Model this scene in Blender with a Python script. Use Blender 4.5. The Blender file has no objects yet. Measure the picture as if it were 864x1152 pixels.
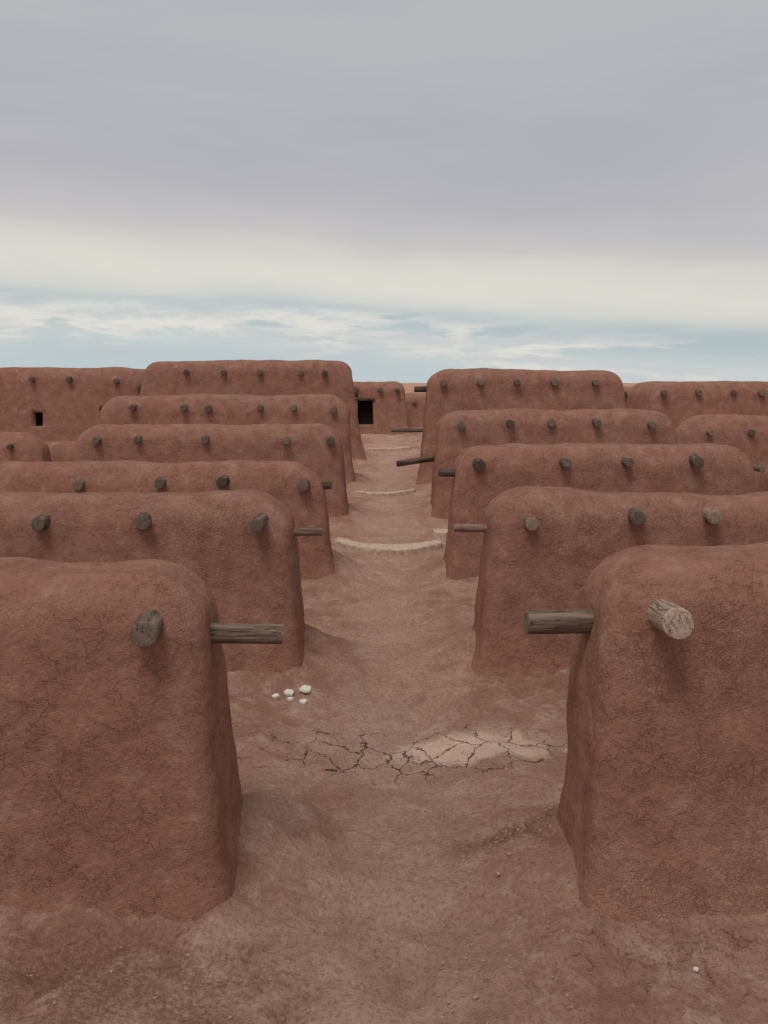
import bpy, bmesh, math, random
import numpy as np
from mathutils import Vector, noise, Matrix
random.seed(7)
scene=bpy.context.scene
scene.view_settings.view_transform='Standard'
scene.view_settings.look='None'
scene.view_settings.exposure=0
CH=4.0; F=1100.0; HY=430.0
def P(px,py,d):
    return Vector(((px-432)*d/F, d, CH-(py-HY)*d/F))

# ---------------- node helper ----------------
class NT:
    def __init__(s,nt): s.nt=nt; s.n=nt.nodes; s.l=nt.links
    def new(s,t,**kw):
        n=s.n.new(t)
        for k,v in kw.items(): setattr(n,k,v)
        return n
    def put(s,inp,v):
        if v is None: return
        if isinstance(v,bpy.types.NodeSocket): s.l.new(v,inp)
        else:
            if isinstance(v,(tuple,list)) and len(v)==3 and inp.type=='RGBA': v=(*v,1)
            inp.default_value=v
    def math(s,op,a,b=None,c=None,clamp=False):
        n=s.new('ShaderNodeMath',operation=op,use_clamp=clamp)
        s.put(n.inputs[0],a)
        if b is not None: s.put(n.inputs[1],b)
        if c is not None: s.put(n.inputs[2],c)
        return n.outputs[0]
    def vm(s,op,a,b=None,out=0):
        n=s.new('ShaderNodeVectorMath',operation=op)
        s.put(n.inputs[0],a)
        if b is not None:
            if op=='SCALE': s.put(n.inputs[3],b)
            else: s.put(n.inputs[1],b)
        return n.outputs[out]
    def noise(s,vec,scale,detail=4,rough=.55,dist=0,col=False):
        n=s.new('ShaderNodeTexNoise'); s.put(n.inputs['Vector'],vec)
        n.inputs['Scale'].default_value=scale; n.inputs['Detail'].default_value=detail
        n.inputs['Roughness'].default_value=rough; n.inputs['Distortion'].default_value=dist
        return n.outputs['Color' if col else 'Fac']
    def vor(s,vec,scale,feature='DISTANCE_TO_EDGE',out='Distance'):
        n=s.new('ShaderNodeTexVoronoi',feature=feature); s.put(n.inputs['Vector'],vec)
        n.inputs['Scale'].default_value=scale
        return n.outputs[out]
    def mr(s,v,a,b,c=0,d=1,smooth=True):
        n=s.new('ShaderNodeMapRange'); n.interpolation_type='SMOOTHSTEP' if smooth else 'LINEAR'
        s.put(n.inputs[0],v)
        for i,x in enumerate((a,b,c,d)): n.inputs[i+1].default_value=x
        return n.outputs[0]
    def mix(s,f,a,b,blend='MIX'):
        n=s.new('ShaderNodeMix',data_type='RGBA',blend_type=blend)
        s.put(n.inputs[0],f); s.put(n.inputs[6],a); s.put(n.inputs[7],b)
        return n.outputs[2]
    def bump(s,h,dist,strength=1,normal=None):
        n=s.new('ShaderNodeBump'); n.inputs['Strength'].default_value=strength
        n.inputs['Distance'].default_value=dist; s.put(n.inputs['Height'],h)
        if normal is not None: s.put(n.inputs['Normal'],normal)
        return n.outputs[0]
def newmat(name):
    m=bpy.data.materials.new(name); m.use_nodes=True
    t=NT(m.node_tree); b=m.node_tree.nodes['Principled BSDF']
    b.inputs['Roughness'].default_value=1.0
    b.inputs['Specular IOR Level'].default_value=0.0
    return m,t,b

# ---------------- materials ----------------
def adobe():
    m,t,b=newmat('adobe_plaster')
    pos=t.new('ShaderNodeNewGeometry').outputs['Position']
    big=t.noise(pos,.6,3,.6)
    mid=t.noise(pos,3.4,4,.65)
    fine=t.noise(pos,17,5,.78)
    c=t.mix(t.mr(big,.32,.68),(.345,.167,.122),(.43,.228,.170))
    c=t.mix(t.mr(mid,.4,.7,0,.5),c,(.31,.143,.102))
    c=t.mix(t.mr(mid,.32,.45,.4,0),c,(.52,.31,.24))
    c=t.mix(t.mr(fine,.42,.66,.0,.35),c,(.225,.104,.074))
    wc=t.noise(pos,6,3,.65,col=True)
    warp=t.vm('ADD',pos,t.vm('SCALE',wc,.26))
    v1=t.vor(warp,8.5); v2=t.vor(warp,24)
    k1=t.math('MULTIPLY',t.mr(v1,.0,.036,1,0),t.mr(mid,.46,.58,.04,.85))
    k2=t.math('MULTIPLY',t.mr(v2,.0,.10,.6,0),t.mr(big,.44,.60,.1,1))
    k=t.math('MAXIMUM',k1,k2)
    c=t.mix(t.math('MULTIPLY',k,.28),c,(.13,.06,.042))
    t.put(b.inputs['Base Color'],c)
    h=t.math('SUBTRACT',t.math('ADD',fine,t.math('MULTIPLY',mid,.7)),t.math('MULTIPLY',k,.26))
    t.put(b.inputs['Normal'],t.bump(h,.045,.9))
    return m
def ground_mat():
    m,t,b=newmat('packed_earth')
    pos=t.new('ShaderNodeNewGeometry').outputs['Position']
    sep=t.new('ShaderNodeSeparateXYZ'); t.put(sep.inputs[0],pos)
    X,Y=sep.outputs[0],sep.outputs[1]
    big=t.noise(pos,.6,4,.68,.4); mid=t.noise(pos,2.4,5,.72,.5); fine=t.noise(pos,24,5,.8)
    c=t.mix(t.mr(big,.36,.64),(.45,.238,.172),(.58,.345,.262))
    c=t.mix(t.mr(mid,.48,.68,0,.7),c,(.72,.49,.39))
    c=t.mix(t.mr(mid,.32,.47,.65,0),c,(.34,.163,.113))
    path=t.mr(t.math('ABSOLUTE',t.math('ADD',X,t.math('MULTIPLY',t.math('SUBTRACT',big,.5),1.6))),.15,1.3,.45,0)
    c=t.mix(path,c,(.69,.455,.36))
    c=t.mix(t.mr(fine,.46,.66,0,.6),c,(.28,.138,.098))
    c=t.mix(t.mr(fine,.30,.42,.45,0),c,(.74,.54,.44))
    def blob(cx,cy,rx,ry,amp=.9):
        q=t.vm('MULTIPLY',t.vm('SUBTRACT',pos,(cx,cy,0)),(1/rx,1/ry,0))
        L=t.vm('LENGTH',q,out=1)
        return t.math('ADD',L,t.math('MULTIPLY',t.math('SUBTRACT',mid,.5),amp))
    clay=t.mr(blob(.98,10.95,1.15,.5,2.2),.6,1.15,1,0)
    c=t.mix(t.math('MULTIPLY',clay,.5),c,(.70,.53,.42))
    grit=t.mr(blob(1.0,8.4,.45,.26,2.4),.3,1.4,1,0)
    c=t.mix(t.math('MULTIPLY',grit,t.mr(fine,.38,.54,.1,.55)),c,(.17,.082,.06))
    grit2=t.mr(blob(-1.7,6.5,1.2,.45,3),.5,1.3,1,0)
    c=t.mix(t.math('MULTIPLY',grit2,t.mr(fine,.40,.56,.05,.45)),c,(.22,.11,.08))
    warp=t.vm('ADD',t.vm('MULTIPLY',pos,(1,.75,0)),t.vm('SCALE',t.noise(pos,4,4,.7,col=True),.26))
    v=t.vor(warp,2.5)
    crk=t.mr(t.math('DIVIDE',v,t.mr(big,.35,.65,.5,1.8)),.004,.02,1,0)
    cz=t.mr(blob(.5,10.85,1.75,.62,2.2),.8,1.2,1,0)
    cz2=t.math('MULTIPLY',t.mr(blob(1.95,6.75,.85,.45,3),.5,.9,1,0),.7)
    v3=t.vor(warp,4.2)
    crk2=t.mr(v3,.002,.014,.8,0)
    K=t.math('MAXIMUM',t.math('MULTIPLY',crk,cz),t.math('MULTIPLY',crk2,cz2))
    c=t.mix(t.math('MULTIPLY',K,.9),c,(.06,.032,.024))
    t.put(b.inputs['Base Color'],c)
    h=t.math('ADD',fine,t.math('MULTIPLY',mid,1.4))
    h=t.math('MULTIPLY',h,t.math('SUBTRACT',1,t.math('MULTIPLY',clay,.6)))
    h=t.math('SUBTRACT',h,t.math('MULTIPLY',K,.4))
    t.put(b.inputs['Normal'],t.bump(h,.075,.95))
    return m
def wood(end=False):
    m,t,b=newmat('viga_end_grain' if end else 'weathered_wood')
    co=t.new('ShaderNodeTexCoord').outputs['Object']
    oi=t.new('ShaderNodeObjectInfo')
    off=t.vm('ADD',co,t.vm('SCALE',oi.outputs['Color'],7.0))
    if end:
        nz=t.noise(off,22,4,.7)
        wn=t.noise(off,9,2,col=True)
        L=t.vm('LENGTH',t.vm('ADD',t.vm('MULTIPLY',co,(1,1,0)),t.vm('SCALE',t.vm('SUBTRACT',wn,(.5,.5,.5)),.02)),out=1)
        g=t.math('ADD',t.math('MULTIPLY',t.math('SINE',t.math('MULTIPLY',L,480)),.5),.5)
        sn=t.noise(t.vm('MULTIPLY',off,(1,.35,0)),20,2,.5)
        kk=t.mr(t.math('ABSOLUTE',t.math('SUBTRACT',sn,.5)),0,.018,1,0)
        c=t.mix(t.math('MULTIPLY',g,.3),oi.outputs['Color'],(.07,.045,.035))
        c=t.mix(t.mr(nz,.45,.7,0,.55),c,(.10,.065,.05))
        c=t.mix(t.math('MULTIPLY',kk,.55),c,(.03,.02,.015))
        t.put(b.inputs['Normal'],t.bump(t.math('SUBTRACT',nz,kk),.01,.6))
    else:
        q=t.vm('MULTIPLY',off,(1,1,.06))
        g=t.noise(q,60,4,.7); g2=t.noise(q,18,3,.6,.3)
        dk=t.mix(1.0,oi.outputs['Color'],(.75,.72,.70),'MULTIPLY')
        c=t.mix(t.mr(g,.38,.65,0,.65),dk,(.09,.055,.042))
        c=t.mix(t.mr(g2,.48,.72,0,.5),c,(.38,.27,.21))
        cr=t.mr(t.math('ABSOLUTE',t.math('SUBTRACT',g2,.46)),0,.012,1,0)
        c=t.mix(t.math('MULTIPLY',cr,.7),c,(.035,.02,.016))
        t.put(b.inputs['Normal'],t.bump(t.math('SUBTRACT',g,cr),.012,.8))
    t.put(b.inputs['Base Color'],c)
    return m
def stone():
    m,t,b=newmat('pale_stone')
    pos=t.new('ShaderNodeNewGeometry').outputs['Position']
    n=t.noise(pos,9,5,.75)
    c=t.mix(t.mr(n,.35,.65),(.42,.29,.225),(.66,.51,.41))
    t.put(b.inputs['Base Color'],c); t.put(b.inputs['Normal'],t.bump(n,.04,.7))
    return m
def plain(name,col,sc=30):
    m,t,b=newmat(name)
    pos=t.new('ShaderNodeNewGeometry').outputs['Position']
    c=t.mix(t.noise(pos,sc,2,.7),tuple(x*.7 for x in col),tuple(min(1,x*1.25) for x in col))
    t.put(b.inputs['Base Color'],c); return m
ADOBE=adobe(); GROUND=ground_mat(); WOOD=wood(); WEND=wood(True); STONE=stone()
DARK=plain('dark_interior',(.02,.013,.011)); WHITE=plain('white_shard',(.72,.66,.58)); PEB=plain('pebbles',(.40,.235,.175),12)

# ---------------- terrain ----------------
def zpath(y):
    return np.interp(y,[-50,19,26,32,38,45,52,200,3000],[0,0,.28,.6,.95,1.25,1.4,1.5,1.0])
walls=[]
def link(o,parent=None):
    scene.collection.objects.link(o)
    if parent: o.parent=parent
    return o
def mesh_obj(name,bm,mats,parent=None,smooth=True):
    me=bpy.data.meshes.new(name); bm.to_mesh(me); bm.free()
    for m in mats: me.materials.append(m)
    if smooth:
        me.polygons.foreach_set('use_smooth',[True]*len(me.polygons))
    return link(bpy.data.objects.new(name,me),parent)

def wall_body(parent,org,x0,x1,y0,y1,zt,zg,R=.5,bat=(.2,.16),res=.05,seed=0,vig=(),windows=(),amp=1):
    zb=zg-.5
    rx,ry,rz=R,.34,R*.85
    nx=max(8,int((x1-x0)/res)); ny=max(6,int((y1-y0)/res)); nz=max(8,int((zt-zb)/res))
    bm=bmesh.new(); V={}
    cx=(x0+x1)/2; cy=(y0+y1)/2; hx=(x1-x0)/2; hy=(y1-y0)/2
    so=Vector((seed*13.7,seed*5.1,seed*3.3))
    def vert(i,j,k):
        key=(i,j,k)
        if key in V: return V[key]
        x=x0+(x1-x0)*i/nx; y=y0+(y1-y0)*j/ny; z=zb+(zt-zb)*k/nz
        ix=min(max(x,x0+rx),x1-rx); iy=min(max(y,y0+ry),y1-ry); iz=min(z,zt-rz)
        d=Vector(((x-ix)/rx,(y-iy)/ry,(z-iz)/rz)); L=d.length
        nrm=d.normalized() if L>1e-6 else Vector((0,0,1))
        if L>1e-6:
            s=min(max((zt-z-rz*.3)/1.1,0),1); s=s*s*(3-2*s)
            p_=2.05+2.4*s
            pn_=(abs(d.x)**p_+abs(d.y)**p_+abs(d.z)**p_)**(1/p_)
            d/=pn_; x=ix+d.x*rx; y=iy+d.y*ry; z=iz+d.z*rz
        t=max(0,(zt-z)/(zt-zg)); t=min(t,1.15)
        fl=math.exp(-max(0,z-zg)/.28)*.11
        x+=(x-cx)/hx*(bat[0]*t+fl); y+=(y-cy)/hy*(bat[1]*t+fl)
        p=Vector((x,y,z)); q=p+so
        dd=noise.noise(q*.5)*.06+noise.noise(q*1.4)*.036+noise.noise(q*3.6)*.015
        if res<.07: dd+=noise.noise(q*10)*.006+noise.noise(q*22)*.003
        dd*=amp
        for vx,vz in vig:
            if j<=ny//2:
                dist=math.hypot(x-vx,z-vz)
                if dist<.5: dd+=.03*math.exp(-(dist/.19)**2)
        p+=nrm*dd
        p.z+=(noise.noise(Vector((x*.35+seed*9,seed,0)))*.05+noise.noise(Vector((x*1.1+seed*5,y,3)))*.03)*max(0,1-t)
        V[key]=bm.verts.new(p-org); return V[key]
    def quad(a,b,c,d):
        return bm.faces.new((vert(*a),vert(*b),vert(*c),vert(*d)))
    front={}
    for i in range(nx):
        for k in range(nz):
            front[(i,k)]=quad((i,0,k),(i+1,0,k),(i+1,0,k+1),(i,0,k+1))
            quad((i+1,ny,k),(i,ny,k),(i,ny,k+1),(i+1,ny,k+1))
        for j in range(ny):
            quad((i,j,nz),(i+1,j,nz),(i+1,j+1,nz),(i,j+1,nz))
    for j in range(ny):
        for k in range(nz):
            quad((0,j+1,k),(0,j,k),(0,j,k+1),(0,j+1,k+1))
            quad((nx,j,k),(nx,j+1,k),(nx,j+1,k+1),(nx,j,k+1))
    for (wx,wz,ww,wh) in windows:
        fs=[]
        for (i,k),f in front.items():
            fx=x0+(x1-x0)*(i+.5)/nx; fz=zb+(zt-zb)*(k+.5)/nz
            if abs(fx-wx)<ww/2 and abs(fz-wz)<wh/2: fs.append(f)
        if not fs: continue
        ret=bmesh.ops.extrude_face_region(bm,geom=fs)
        vs=[g for g in ret['geom'] if isinstance(g,bmesh.types.BMVert)]
        nf=[g for g in ret['geom'] if isinstance(g,bmesh.types.BMFace)]
        bmesh.ops.translate(bm,verts=vs,vec=(0,.4,0))
        bmesh.ops.delete(bm,geom=[f for f in fs if f.is_valid],context='FACES_ONLY')
        for f in nf:
            if f.is_valid: f.material_index=1
    bmesh.ops.recalc_face_normals(bm,faces=bm.faces)
    return mesh_obj('body',bm,[ADOBE,DARK],parent)

def log(name,parent,org,tip,direction,length,r,col,seed=0,nseg=32,flat=1.0):
    d=Vector(direction).normalized()
    bm=bmesh.new(); rings=[]
    prof=[]; nl=10
    for a in range(nl+1): prof.append((length*a/nl,1.0-.04*a/nl))
    prof[-1]=(length-.09*r,.96); prof.append((length-.02*r,.93)); prof.append((length,.87)); prof.append((length+.005*r,.55)); prof.append((length,.25))
    tilt=random.uniform(-.12,.12); tl2=random.uniform(-.12,.12)
    for a,(z,s) in enumerate(prof):
        ring=[]
        for q in range(nseg):
            an=2*math.pi*q/nseg
            rr=r*s*(1+.06*noise.noise(Vector((math.cos(an)*.8+seed*3.1,math.sin(an)*.8,z*1.0)))+.012*noise.noise(Vector((math.cos(an)*3+seed,math.sin(an)*3,z*2))))
            X_=math.cos(an)*rr*flat; Y_=math.sin(an)*rr
            zz=z+(X_*tilt+Y_*tl2 if a>=nl-1 else 0)
            ring.append(bm.verts.new((X_,Y_,zz)))
        rings.append(ring)
    for a in range(len(rings)-1):
        for q in range(nseg):
            f=bm.faces.new((rings[a][q],rings[a][(q+1)%nseg],rings[a+1][(q+1)%nseg],rings[a+1][q]))
            if a>=nl: f.material_index=1
    f=bm.faces.new(rings[-1]); f.material_index=1
    bm.faces.new(list(reversed(rings[0])))
    o=mesh_obj(name,bm,[WOOD,WEND],parent)
    o.rotation_mode='QUATERNION'
    o.rotation_quaternion=d.to_track_quat('Z','Y')
    o.location=Vector(tip)-d*length-org
    o.color=(*col,1)
    return o

def woodcol(v=None):
    v=random.uniform(.12,.30) if v is None else v
    return (v,v*.74,v*.60)

def building(name,x0,x1,d,t,ztop,seed,vigas=(),side=(),windows=(),res=.05,R=.5,bat=(.2,.16),vr=.1,vcol=None,proj=.26):
    zg=float(zpath(d))
    org=Vector(((x0+x1)/2,d+t/2,zg))
    e=bpy.data.objects.new(name,None); e.location=org; e.empty_display_size=.5
    link(e)
    pts=[]
    for (px,py) in vigas:
        w=P(px,py,d-proj+.05); pts.append((w.x,w.z))
    wall_body(e,org,x0,x1,d,d+t,ztop,zg,R,bat,res,seed,pts,windows)
    walls.append((x0,x1,d,d+t))
    for n,(px,py) in enumerate(vigas):
        pj=proj*random.uniform(.7,1.1)
        rr=vr*random.uniform(.85,1.12)
        w=P(px,py,d-pj)
        dr=Vector((random.uniform(-.12,.12),-1,random.uniform(-.1,.02)))
        log(f'viga_{n+1}',e,org,w,dr,pj+.5,rr,woodcol(vcol[n] if vcol else None),seed=seed*10+n)
    for n,(tip,dr,L,rr,cv,fl) in enumerate(side):
        log(f'side_viga_{n+1}',e,org,tip,dr,L,rr,woodcol(cv),seed=seed*17+n,flat=fl)
    for n,(wx,wz,ww,wh) in enumerate(windows):
        bm=bmesh.new(); bmesh.ops.create_cube(bm,size=1)
        bmesh.ops.scale(bm,vec=(ww+.25,.22,.1),verts=bm.verts)
        bmesh.ops.bevel(bm,geom=bm.edges[:],offset=.015,segments=2,affect='EDGES')
        o=mesh_obj(f'window_lintel_{n+1}',bm,[WOOD],e,False)
        o.location=Vector((wx,d+.02,wz+wh/2+.05))-org; o.color=(*woodcol(.12),1)
    return e

TH=1.15
def sd(px,py,d,sx,L,rr,cv=.16,dz=0,fl=1.0,dy=0):
    return (P(px,py,d),(sx,dy,dz),L,rr,cv,fl)
# left row
building('adobe_wall',-7.0,-1.41,7.33,TH,2.56,1,vigas=[(161,714)],vcol=[.24],side=[sd(318,713,7.85,1,.95,.082,.30,-.01)],res=.03,vr=.118,proj=.26,R=.6)
building('adobe_wall',-10,-1.33,13.25,TH,2.44,2,vigas=[(42,590),(160,588),(288,592)],side=[sd(363,598,13.8,1,.8,.06,.28)],res=.045,vr=.105,R=.62)
building('adobe_wall',-13,-1.26,19.5,TH,2.36,3,vigas=[(-30,547),(87,546),(179,544),(249,543),(340,547)],side=[sd(373,546,20.1,1,.8,.08,.16)],res=.06,vr=.11,R=.8)
building('adobe_wall',-8.2,-1.20,26,TH,2.86,4,vigas=[(107,496),(154,495),(230,495),(322,496),(372,497)],res=.08,vr=.105,R=.65)
building('adobe_wall',-9.3,-1.20,32,TH,3.58,5,vigas=[(148,459),(206,459),(234,460),(292,459),(330,459),(375,461)],side=[sd(112,459,32.6,-1,.8,.09,.1)],res=.09,vr=.11,R=.8)
building('adobe_wall',-9.35,-1.35,38,TH,4.84,6,vigas=[(209,419),(251,419),(292,419),(338,419),(365,420)],res=.11,vr=.12,bat=(.55,.2),R=.6,side=[sd(403,444,38.6,1,1.3,.1,.1)])
# right row
building('adobe_wall',1.70,7.2,7.3,TH,2.64,7,vigas=[(764,702)],vcol=[.55],side=[sd(592,700,7.85,-1,1.05,.098,.24,-.02)],res=.03,vr=.122,proj=.27,R=.5)
building('adobe_wall',1.50,10,13.25,TH,2.46,8,vigas=[(599,590),(718,583),(804,582)],vcol=[.34,.2,.42],side=[sd(511,594,13.8,-1,.9,.055,.4)],res=.045,vr=.1,R=.55)
building('adobe_wall',1.48,7.4,19.5,TH,2.72,9,vigas=[(540,524),(638,521),(708,520),(786,520)],side=[sd(493,532,20.1,-1,.8,.08,.16)],res=.06,vr=.11,R=.6)
building('adobe_wall',1.48,7.75,26,TH,3.25,10,vigas=[(519,479),(575,477),(621,476),(673,476),(735,478)],side=[sd(446,522,26.6,-1,1.5,.085,.09,-.16)],res=.08,vr=.105,R=.6)
building('adobe_wall',1.50,7.85,32,TH,4.40,11,vigas=[(499,431),(541,430),(582,430),(625,430),(671,430)],side=[sd(466,438,32.6,-1,1.0,.1,.1),sd(440,484,33,-1,1.6,.07,.3)],res=.09,vr=.12,R=.6,bat=(.35,.2))
# outer walls / houses
building('adobe_wall',-20,-10.95,31,TH,2.38,12,vigas=[(10,503)],res=.12,R=.8)
building('adobe_wall',-14,-10.2,34,TH,1.9,13,res=.12,R=.8)
building('adobe_wall',9.1,18,30,TH,2.95,14,vigas=[(800,487),(846,487)],res=.1,R=.9)
building('adobe_wall',9.6,17,24,TH,2.0,15,vigas=[(858,528)],res=.1)
building('adobe_house',-26,-10.25,41,5,4.6,16,vigas=[(-10,427),(35,427),(77,427),(130,429),(155,434)],windows=[(-14.5,2.43,.45,.62)],res=.14,vr=.13,R=.8)
building('adobe_house',-3.6,1.0,48,5,4.0,17,vigas=[(400,438),(428,439),(447,440)],windows=[(-.92,2.5,.7,1.2)],res=.12,vr=.12)
building('adobe_house',.9,6,54,5,3.3,18,vigas=[(466,452)],res=.15,vr=.12)
building('adobe_house',9.8,15.5,46,5,3.75,19,vigas=[(703,443)],windows=[(11.9,3.0,.8,.6)],res=.13,vr=.12)
building('adobe_house',11.3,26,41,4.5,4.02,20,vigas=[(748,442),(787,442),(826,442),(858,442)],res=.14,vr=.13,R=.8)
building('adobe_house',-34,-27.5,47,5,4.3,21,res=.25)
building('adobe_house',28,40,46,5,4.2,22,res=.25)

# ---------------- ground ----------------
def terrain(xs,ys):
    Xg,Yg=np.meshgrid(xs,ys)
    Z=zpath(Yg)
    wob=.7*np.sin(Xg*1.7+Yg*1.1)+.3*np.sin(Xg*3.7-Yg*3.1+1)
    drift=np.zeros_like(Z)
    for (x0,x1,y0,y1) in walls:
        dx=np.maximum(np.maximum(x0-.2-Xg,Xg-x1-.2),0); dy=np.maximum(np.maximum(y0-.16-Yg,Yg-y1-.16),0)
        D=np.hypot(dx,dy)
        drift=np.maximum(drift,(.22+.035*wob)*np.exp(-(D/(.55+.08*wob))**1.15))
    Z=Z+drift-.05
    for yw,a in ((8.0,.17),(14.0,.24),(20.2,.14),(26.6,.16),(32.6,.16),(38.6,.16)):
        m=np.clip(np.abs(Xg+.05)/1.3,0,1)**1.4*.8+.35
        yy_=Yg+.12*np.sin(Xg*1.9)
        prof=np.where(yy_<yw,np.exp(-((yy_-yw)/.42)**2),np.exp(-((yy_-yw)/1.0)**2))
        Z=Z+a*prof*m*np.clip(1.4-np.abs(Xg)/6,0,1)
    Z=Z-.12*np.exp(-(Xg/.8)**2)*(Yg>0)*np.clip((24-Yg)/4,.3,1)
    return Xg,Yg,Z
def spaced(a,b,step,grow_lo,lo,grow_hi,hi):
    core=list(np.arange(a,b+1e-6,step))
    s=step; v=core[0]; left=[]
    while v>lo: s*=grow_lo; v-=s; left.append(v)
    s=step; v=core[-1]; right=[]
    while v<hi: s*=grow_hi; v+=s; right.append(v)
    return np.array(left[::-1]+core+right)
xs=spaced(-3.2,3.2,.026,1.08,-2500,1.08,2500)
ys=spaced(5.8,14.5,.026,1.25,-400,1.0095,60)
yy=list(ys); s=.6
while yy[-1]<4000: s*=1.18; yy.append(yy[-1]+s)
ys=np.array(yy)
Xg,Yg,Z=terrain(xs,ys)
Zf=Z.ravel(); Xf=Xg.ravel(); Yf=Yg.ravel()
N=noise.noise
# shallow scuffs / footprints along the trodden path
rs=random.Random(5)
foot=[]
yy0=6.2; sgn=1
while yy0<19:
    foot.append((sgn*.16+rs.gauss(0,.16)-.1,yy0,rs.uniform(-.3,.3))); yy0+=rs.uniform(.3,.6); sgn=-sgn
for _ in range(26): foot.append((rs.gauss(.1,.75),rs.uniform(6.2,15),rs.uniform(-1.5,1.5)))
co=np.empty((len(Zf),3),dtype=np.float32)
for i in range(len(Zf)):
    x=float(Xf[i]); y=float(Yf[i])
    h=N(Vector((x*.45,y*.45,1)))*.07
    if abs(x)<30 and -5<y<70:
        h+=N(Vector((x*1.3,y*1.3,4)))*.065+N(Vector((x*3.2,y*3.2,7)))*.038
        if y<24 and abs(x)<6:
            clay=math.exp(-(((x-.9)/1.2)**2+((y-10.9)/.55)**2)**2)
            a=N(Vector((x*7,y*7,2)))
            hh=a*.024-max(0,N(Vector((x*2.6+9,y*2.2,2)))-.22)*.14+N(Vector((x*16,y*16,2)))*.015*(.4+abs(a)*2)
            h+=hh*(1-.85*clay)
    co[i]=(x,y,Zf[i]+h)
ny,nx=Xg.shape
ZZ=co[:,2].reshape(ny,nx)
for (fx,fy,fa) in foot:
    i0,i1=np.searchsorted(xs,[fx-.4,fx+.4]); j0,j1=np.searchsorted(ys,[fy-.4,fy+.4])
    sx=Xg[j0:j1,i0:i1]-fx; sy=Yg[j0:j1,i0:i1]-fy
    u=sx*math.cos(fa)+sy*math.sin(fa); v_=-sx*math.sin(fa)+sy*math.cos(fa)
    q=(u/.065)**2+(v_/.15)**2
    ZZ[j0:j1,i0:i1]+=-.020*np.exp(-q**1.5)+.009*np.exp(-(np.sqrt(q)-1.35)**2/.12)
co[:,2]=ZZ.ravel()
idx=np.arange(ny*nx).reshape(ny,nx)
quads=np.stack([idx[:-1,:-1],idx[:-1,1:],idx[1:,1:],idx[1:,:-1]],-1).reshape(-1,4)
me=bpy.data.meshes.new('ground')
me.vertices.add(len(co)); me.vertices.foreach_set('co',co.ravel())
me.loops.add(quads.size); me.loops.foreach_set('vertex_index',quads.ravel().astype(np.int32))
me.polygons.add(len(quads)); me.polygons.foreach_set('loop_start',np.arange(0,quads.size,4,dtype=np.int32))
me.update(calc_edges=True)
me.polygons.foreach_set('use_smooth',[True]*len(quads))
me.materials.append(GROUND)
ground=link(bpy.data.objects.new('ground',me))
def gz(x,y):
    i=int(np.searchsorted(xs,x)); j=int(np.searchsorted(ys,y))
    return float(co[j*nx+i][2])

def stones(name,items,mat):
    bm=bmesh.new()
    base=bmesh.new(); bmesh.ops.create_icosphere(base,subdivisions=1,radius=1)
    bv=[v.co.copy() for v in base.verts]; bf=[[v.index for v in f.verts] for f in base.faces]; base.free()
    for (x,y,sx,sy,sz,seed) in items:
        a=random.uniform(0,6.28); z=gz(x,y)+sz*.15
        vs=[]
        for v in bv:
            k=1+.35*noise.noise(v*1.3+Vector((seed,seed*2,0)))
            px=v.x*sx*k; py=v.y*sy*k
            vs.append(bm.verts.new((x+px*math.cos(a)-py*math.sin(a),y+px*math.sin(a)+py*math.cos(a),z+max(-1,min(v.z,.7))*sz*k)))
        for f in bf: bm.faces.new([vs[q] for q in f])
    return mesh_obj(name,bm,[mat],None,False)
it=[]
for n in range(6000):
    y=5.8+random.random()**1.5*14; x=random.gauss(0,1.6)
    if random.random()<.06: x=1.0+random.gauss(0,.35); y=8.4+random.gauss(0,.25)
    s=random.uniform(.003,.009)*(1+2.0*(random.random()**10))
    it.append((x,y,s,s*random.uniform(.6,1),s*.6,random.random()*99))
stones('gravel',it,PEB)
def slab(name,pts,h,z0f,mat,bev=.01):
    bm=bmesh.new()
    vs=[bm.verts.new((x,y,0)) for x,y in pts]
    f=bm.faces.new(vs)
    f.normal_update()
    if f.normal.z<0: f.normal_flip()
    r=bmesh.ops.extrude_face_region(bm,geom=[f])
    top=[g for g in r['geom'] if isinstance(g,bmesh.types.BMVert)]
    bmesh.ops.translate(bm,verts=top,vec=(0,0,h))
    bmesh.ops.recalc_face_normals(bm,faces=bm.faces)
    for v in bm.verts: v.co.z+=z0f(v.co.x,v.co.y)+.008*noise.noise(v.co*5)
    bmesh.ops.bevel(bm,geom=bm.edges[:],offset=bev,segments=2,affect='EDGES')
    return mesh_obj(name,bm,[mat],None,False)
for (px,py,w) in ((310,784,.05),(325,779,.085),(344,778,.09),(327,785,.05),(341,785,.065)):
    w0=P(px,py,4400/(py-430)); pts=[]
    for q in range(7):
        a=q/7*6.283+random.uniform(-.3,.3); rr=w*random.uniform(.7,1.1)
        pts.append((w0.x+math.cos(a)*rr,w0.y+math.sin(a)*rr*1.3))
    zz=gz(w0.x,w0.y)
    slab('limestone_shard',pts,.03,lambda x,y:zz-.004,WHITE,.004)
for (px,py) in ((783,1098),):
    w0=P(px,py,4400/(py-430)); zz=gz(w0.x,w0.y)
    slab('white_pebble',[(w0.x+.022*math.cos(a)*random.uniform(.7,1),w0.y+.022*math.sin(a)) for a in (0,1,2,3.1,4,5)],.018,lambda x,y:zz,WHITE,.004)
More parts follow.
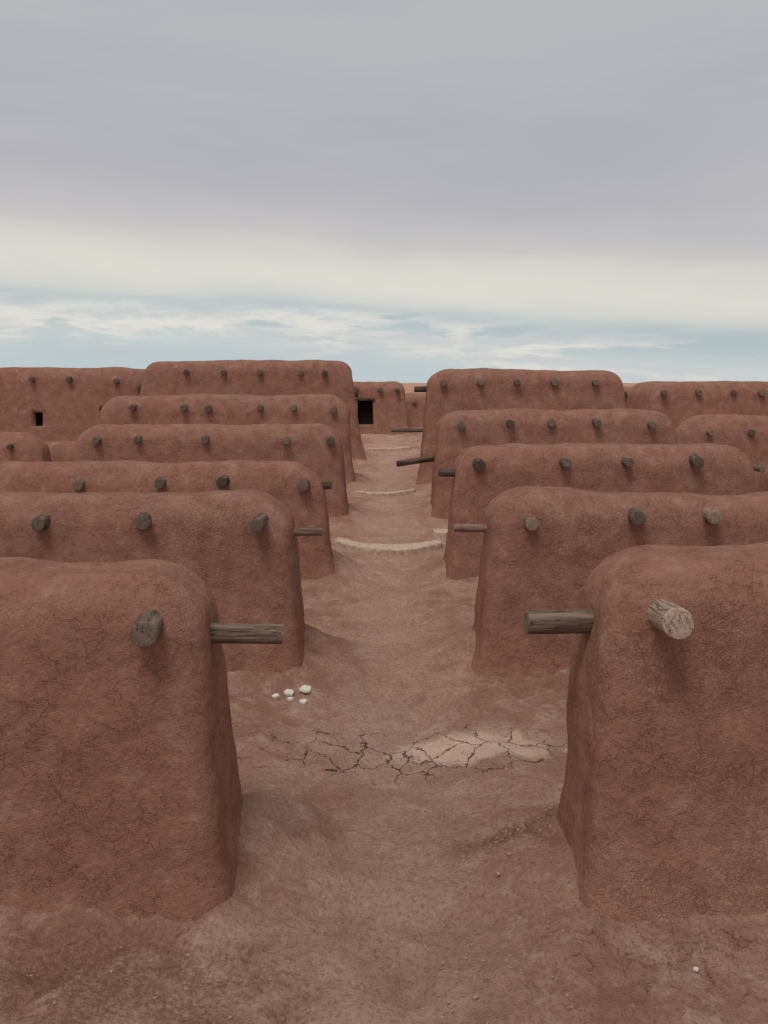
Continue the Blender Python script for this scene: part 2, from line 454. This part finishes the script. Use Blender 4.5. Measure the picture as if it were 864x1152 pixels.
def bowed(name,xa,xb,yc,sag,w,h,emb,mat,skew=0):
    """plank/slab that lies on the ground: quad strips following the terrain"""
    n=30; bm=bmesh.new(); rows=[]
    for i in range(n+1):
        u=i/n; x=xa+(xb-xa)*u; yb=yc-sag*math.sin(math.pi*u)-skew*u
        ww=w*(.5+.5*math.sin(math.pi*min(max(u,.04),.96))**.5)*(1+.15*noise.noise(Vector((x*3,yc,0))))
        g=(gz(x,yb)+gz(x-.25,yb)+gz(x+.25,yb)+gz(x,yb+w*.4)+gz(x,yb-w*.4))/5
        ec=min(1,min(u,1-u)/.03+.3)
        sec=[(-.5,-emb),(-.5,h*.75),(-.46,h*.97),(-.2,h),(.2,h),(.46,h*.97),(.5,h*.75),(.5,-emb)]
        rows.append([bm.verts.new((x,yb+a*ww*ec+.02*noise.noise(Vector((x*6,a*4,yc))),g+(b*ec if b>0 else b)+.008*noise.noise(Vector((x*4,a*3,yc))))) for a,b in sec])
    for i in range(n):
        for k in range(7):
            bm.faces.new((rows[i][k],rows[i+1][k],rows[i+1][k+1],rows[i][k+1]))
    bm.faces.new(rows[0]); bm.faces.new(rows[-1][::-1])
    bmesh.ops.recalc_face_normals(bm,faces=bm.faces)
    return mesh_obj(name,bm,[mat],None,False)
bowed('stone_threshold',-1.2,1.42,23.3,.5,.75,.13,.15,STONE,.3)
bowed('wood_plank_threshold',-.95,1.0,30.6,.15,.35,.09,.15,STONE,-.2)
bowed('wood_plank_threshold',-.85,1.2,42.5,.1,.6,.10,.15,STONE,.3)
bowed('stone_threshold',1.22,1.75,24.6,.05,.6,.14,.15,STONE)

# ---------------- sky ----------------
SUN_EL=math.radians(63); SUN_AZ=math.radians(205)
w=bpy.data.worlds.new('World'); scene.world=w; w.use_nodes=True
t=NT(w.node_tree); bg=w.node_tree.nodes['Background']
sky=t.new('ShaderNodeTexSky',sky_type='NISHITA'); sky.sun_disc=False
sky.sun_elevation=SUN_EL; sky.sun_rotation=SUN_AZ; sky.air_density=1.2; sky.dust_density=2.5
ST=.1
d=t.new('ShaderNodeTexCoord').outputs['Generated']
sp=t.new('ShaderNodeSeparateXYZ'); t.put(sp.inputs[0],d)
dx,dy,dz=sp.outputs
hor=t.math('SQRT',t.math('ADD',t.math('MULTIPLY',dx,dx),t.math('MULTIPLY',dy,dy)))
e=t.math('DIVIDE',dz,t.math('MAXIMUM',hor,.05))
def cvec(a,b,off=0):
    c=t.new('ShaderNodeCombineXYZ')
    t.put(c.inputs[0],t.math('MULTIPLY',dx,a)); t.put(c.inputs[1],t.math('MULTIPLY',dy,a)); t.put(c.inputs[2],t.math('ADD',t.math('MULTIPLY',e,b),off))
    return c.outputs[0]
ns=t.noise(cvec(2.5,14,3.3),1,5,.55,.3)
e2=t.math('ADD',e,t.math('MULTIPLY',dx,.06))
e2=t.math('ADD',e2,t.math('MULTIPLY',t.math('SUBTRACT',ns,.5),.06))
ramp=t.new('ShaderNodeValToRGB'); t.put(ramp.inputs[0],t.math('MULTIPLY',e2,2.0))
cr=ramp.color_ramp; cr.interpolation='B_SPLINE'
stops=[(0.0,(.56,.64,.65)),(.015,(.56,.64,.65)),(.030,(.64,.68,.66)),(.045,(.53,.60,.615)),(.060,(.42,.52,.56)),(.071,(.66,.67,.63)),(.090,(.76,.735,.66)),(.122,(.73,.70,.635)),(.150,(.56,.54,.545)),(.21,(.49,.475,.505)),(.28,(.485,.49,.51)),(.45,(.485,.505,.51))]
cr.elements[0].position=0; cr.elements[0].color=(*stops[0][1],1)
cr.elements[1].position=stops[-1][0]*2; cr.elements[1].color=(*stops[-1][1],1)
for p_,c_ in stops[1:-1]:
    el=cr.elements.new(p_*2); el.color=(*c_,1)
cloud=ramp.outputs[0]
m1=t.noise(cvec(1.6,7,8),1,4,.55,.5)
cloud=t.mix(t.mr(m1,.35,.68,0,.8),cloud,t.mix(1.0,cloud,(.86,.88,.92),'MULTIPLY'))
cloud=t.mix(t.mr(ns,.48,.72,0,.5),cloud,t.mix(1.0,cloud,(1.10,1.10,1.07),'MULTIPLY'))
pn=t.noise(cvec(8,38,4.7),1,7,.60,.35)
band=t.math('MULTIPLY',t.mr(e2,.004,.030),t.mr(e2,.050,.070,1,0))
pm=t.math('MULTIPLY',t.mr(pn,.42,.53),band)
pn2=t.noise(cvec(8,38,5.05),1,4,.6,.35)
shade=t.mr(t.math('SUBTRACT',pn,pn2),-.10,.12)
pc=t.mix(shade,(.80,.77,.70),(.60,.62,.625))
cloud=t.mix(t.math('MULTIPLY',pm,.85),cloud,pc)
cloud=t.vm('SCALE',cloud,1/ST)
col=t.mix(.95,sky.outputs[0],cloud)
t.put(bg.inputs[0],col); bg.inputs[1].default_value=ST

sd_=bpy.data.lights.new('sun','SUN'); sd_.energy=1.5; sd_.angle=math.radians(22); sd_.color=(1,.94,.84)
so=bpy.data.objects.new('sun',sd_); link(so)
v=Vector((math.sin(SUN_AZ)*math.cos(SUN_EL),math.cos(SUN_AZ)*math.cos(SUN_EL),math.sin(SUN_EL)))
so.rotation_mode='QUATERNION'; so.rotation_quaternion=v.to_track_quat('Z','Y'); so.location=(0,-5,20)

cam=bpy.data.cameras.new('camera'); cam.sensor_fit='HORIZONTAL'; cam.sensor_width=36
cam.lens=36*F/864; cam.shift_y=-(576-HY)/864; cam.clip_end=6000
c=bpy.data.objects.new('camera',cam); link(c); c.location=(0,0,CH); c.rotation_euler=(math.radians(90),0,0)
scene.camera=c
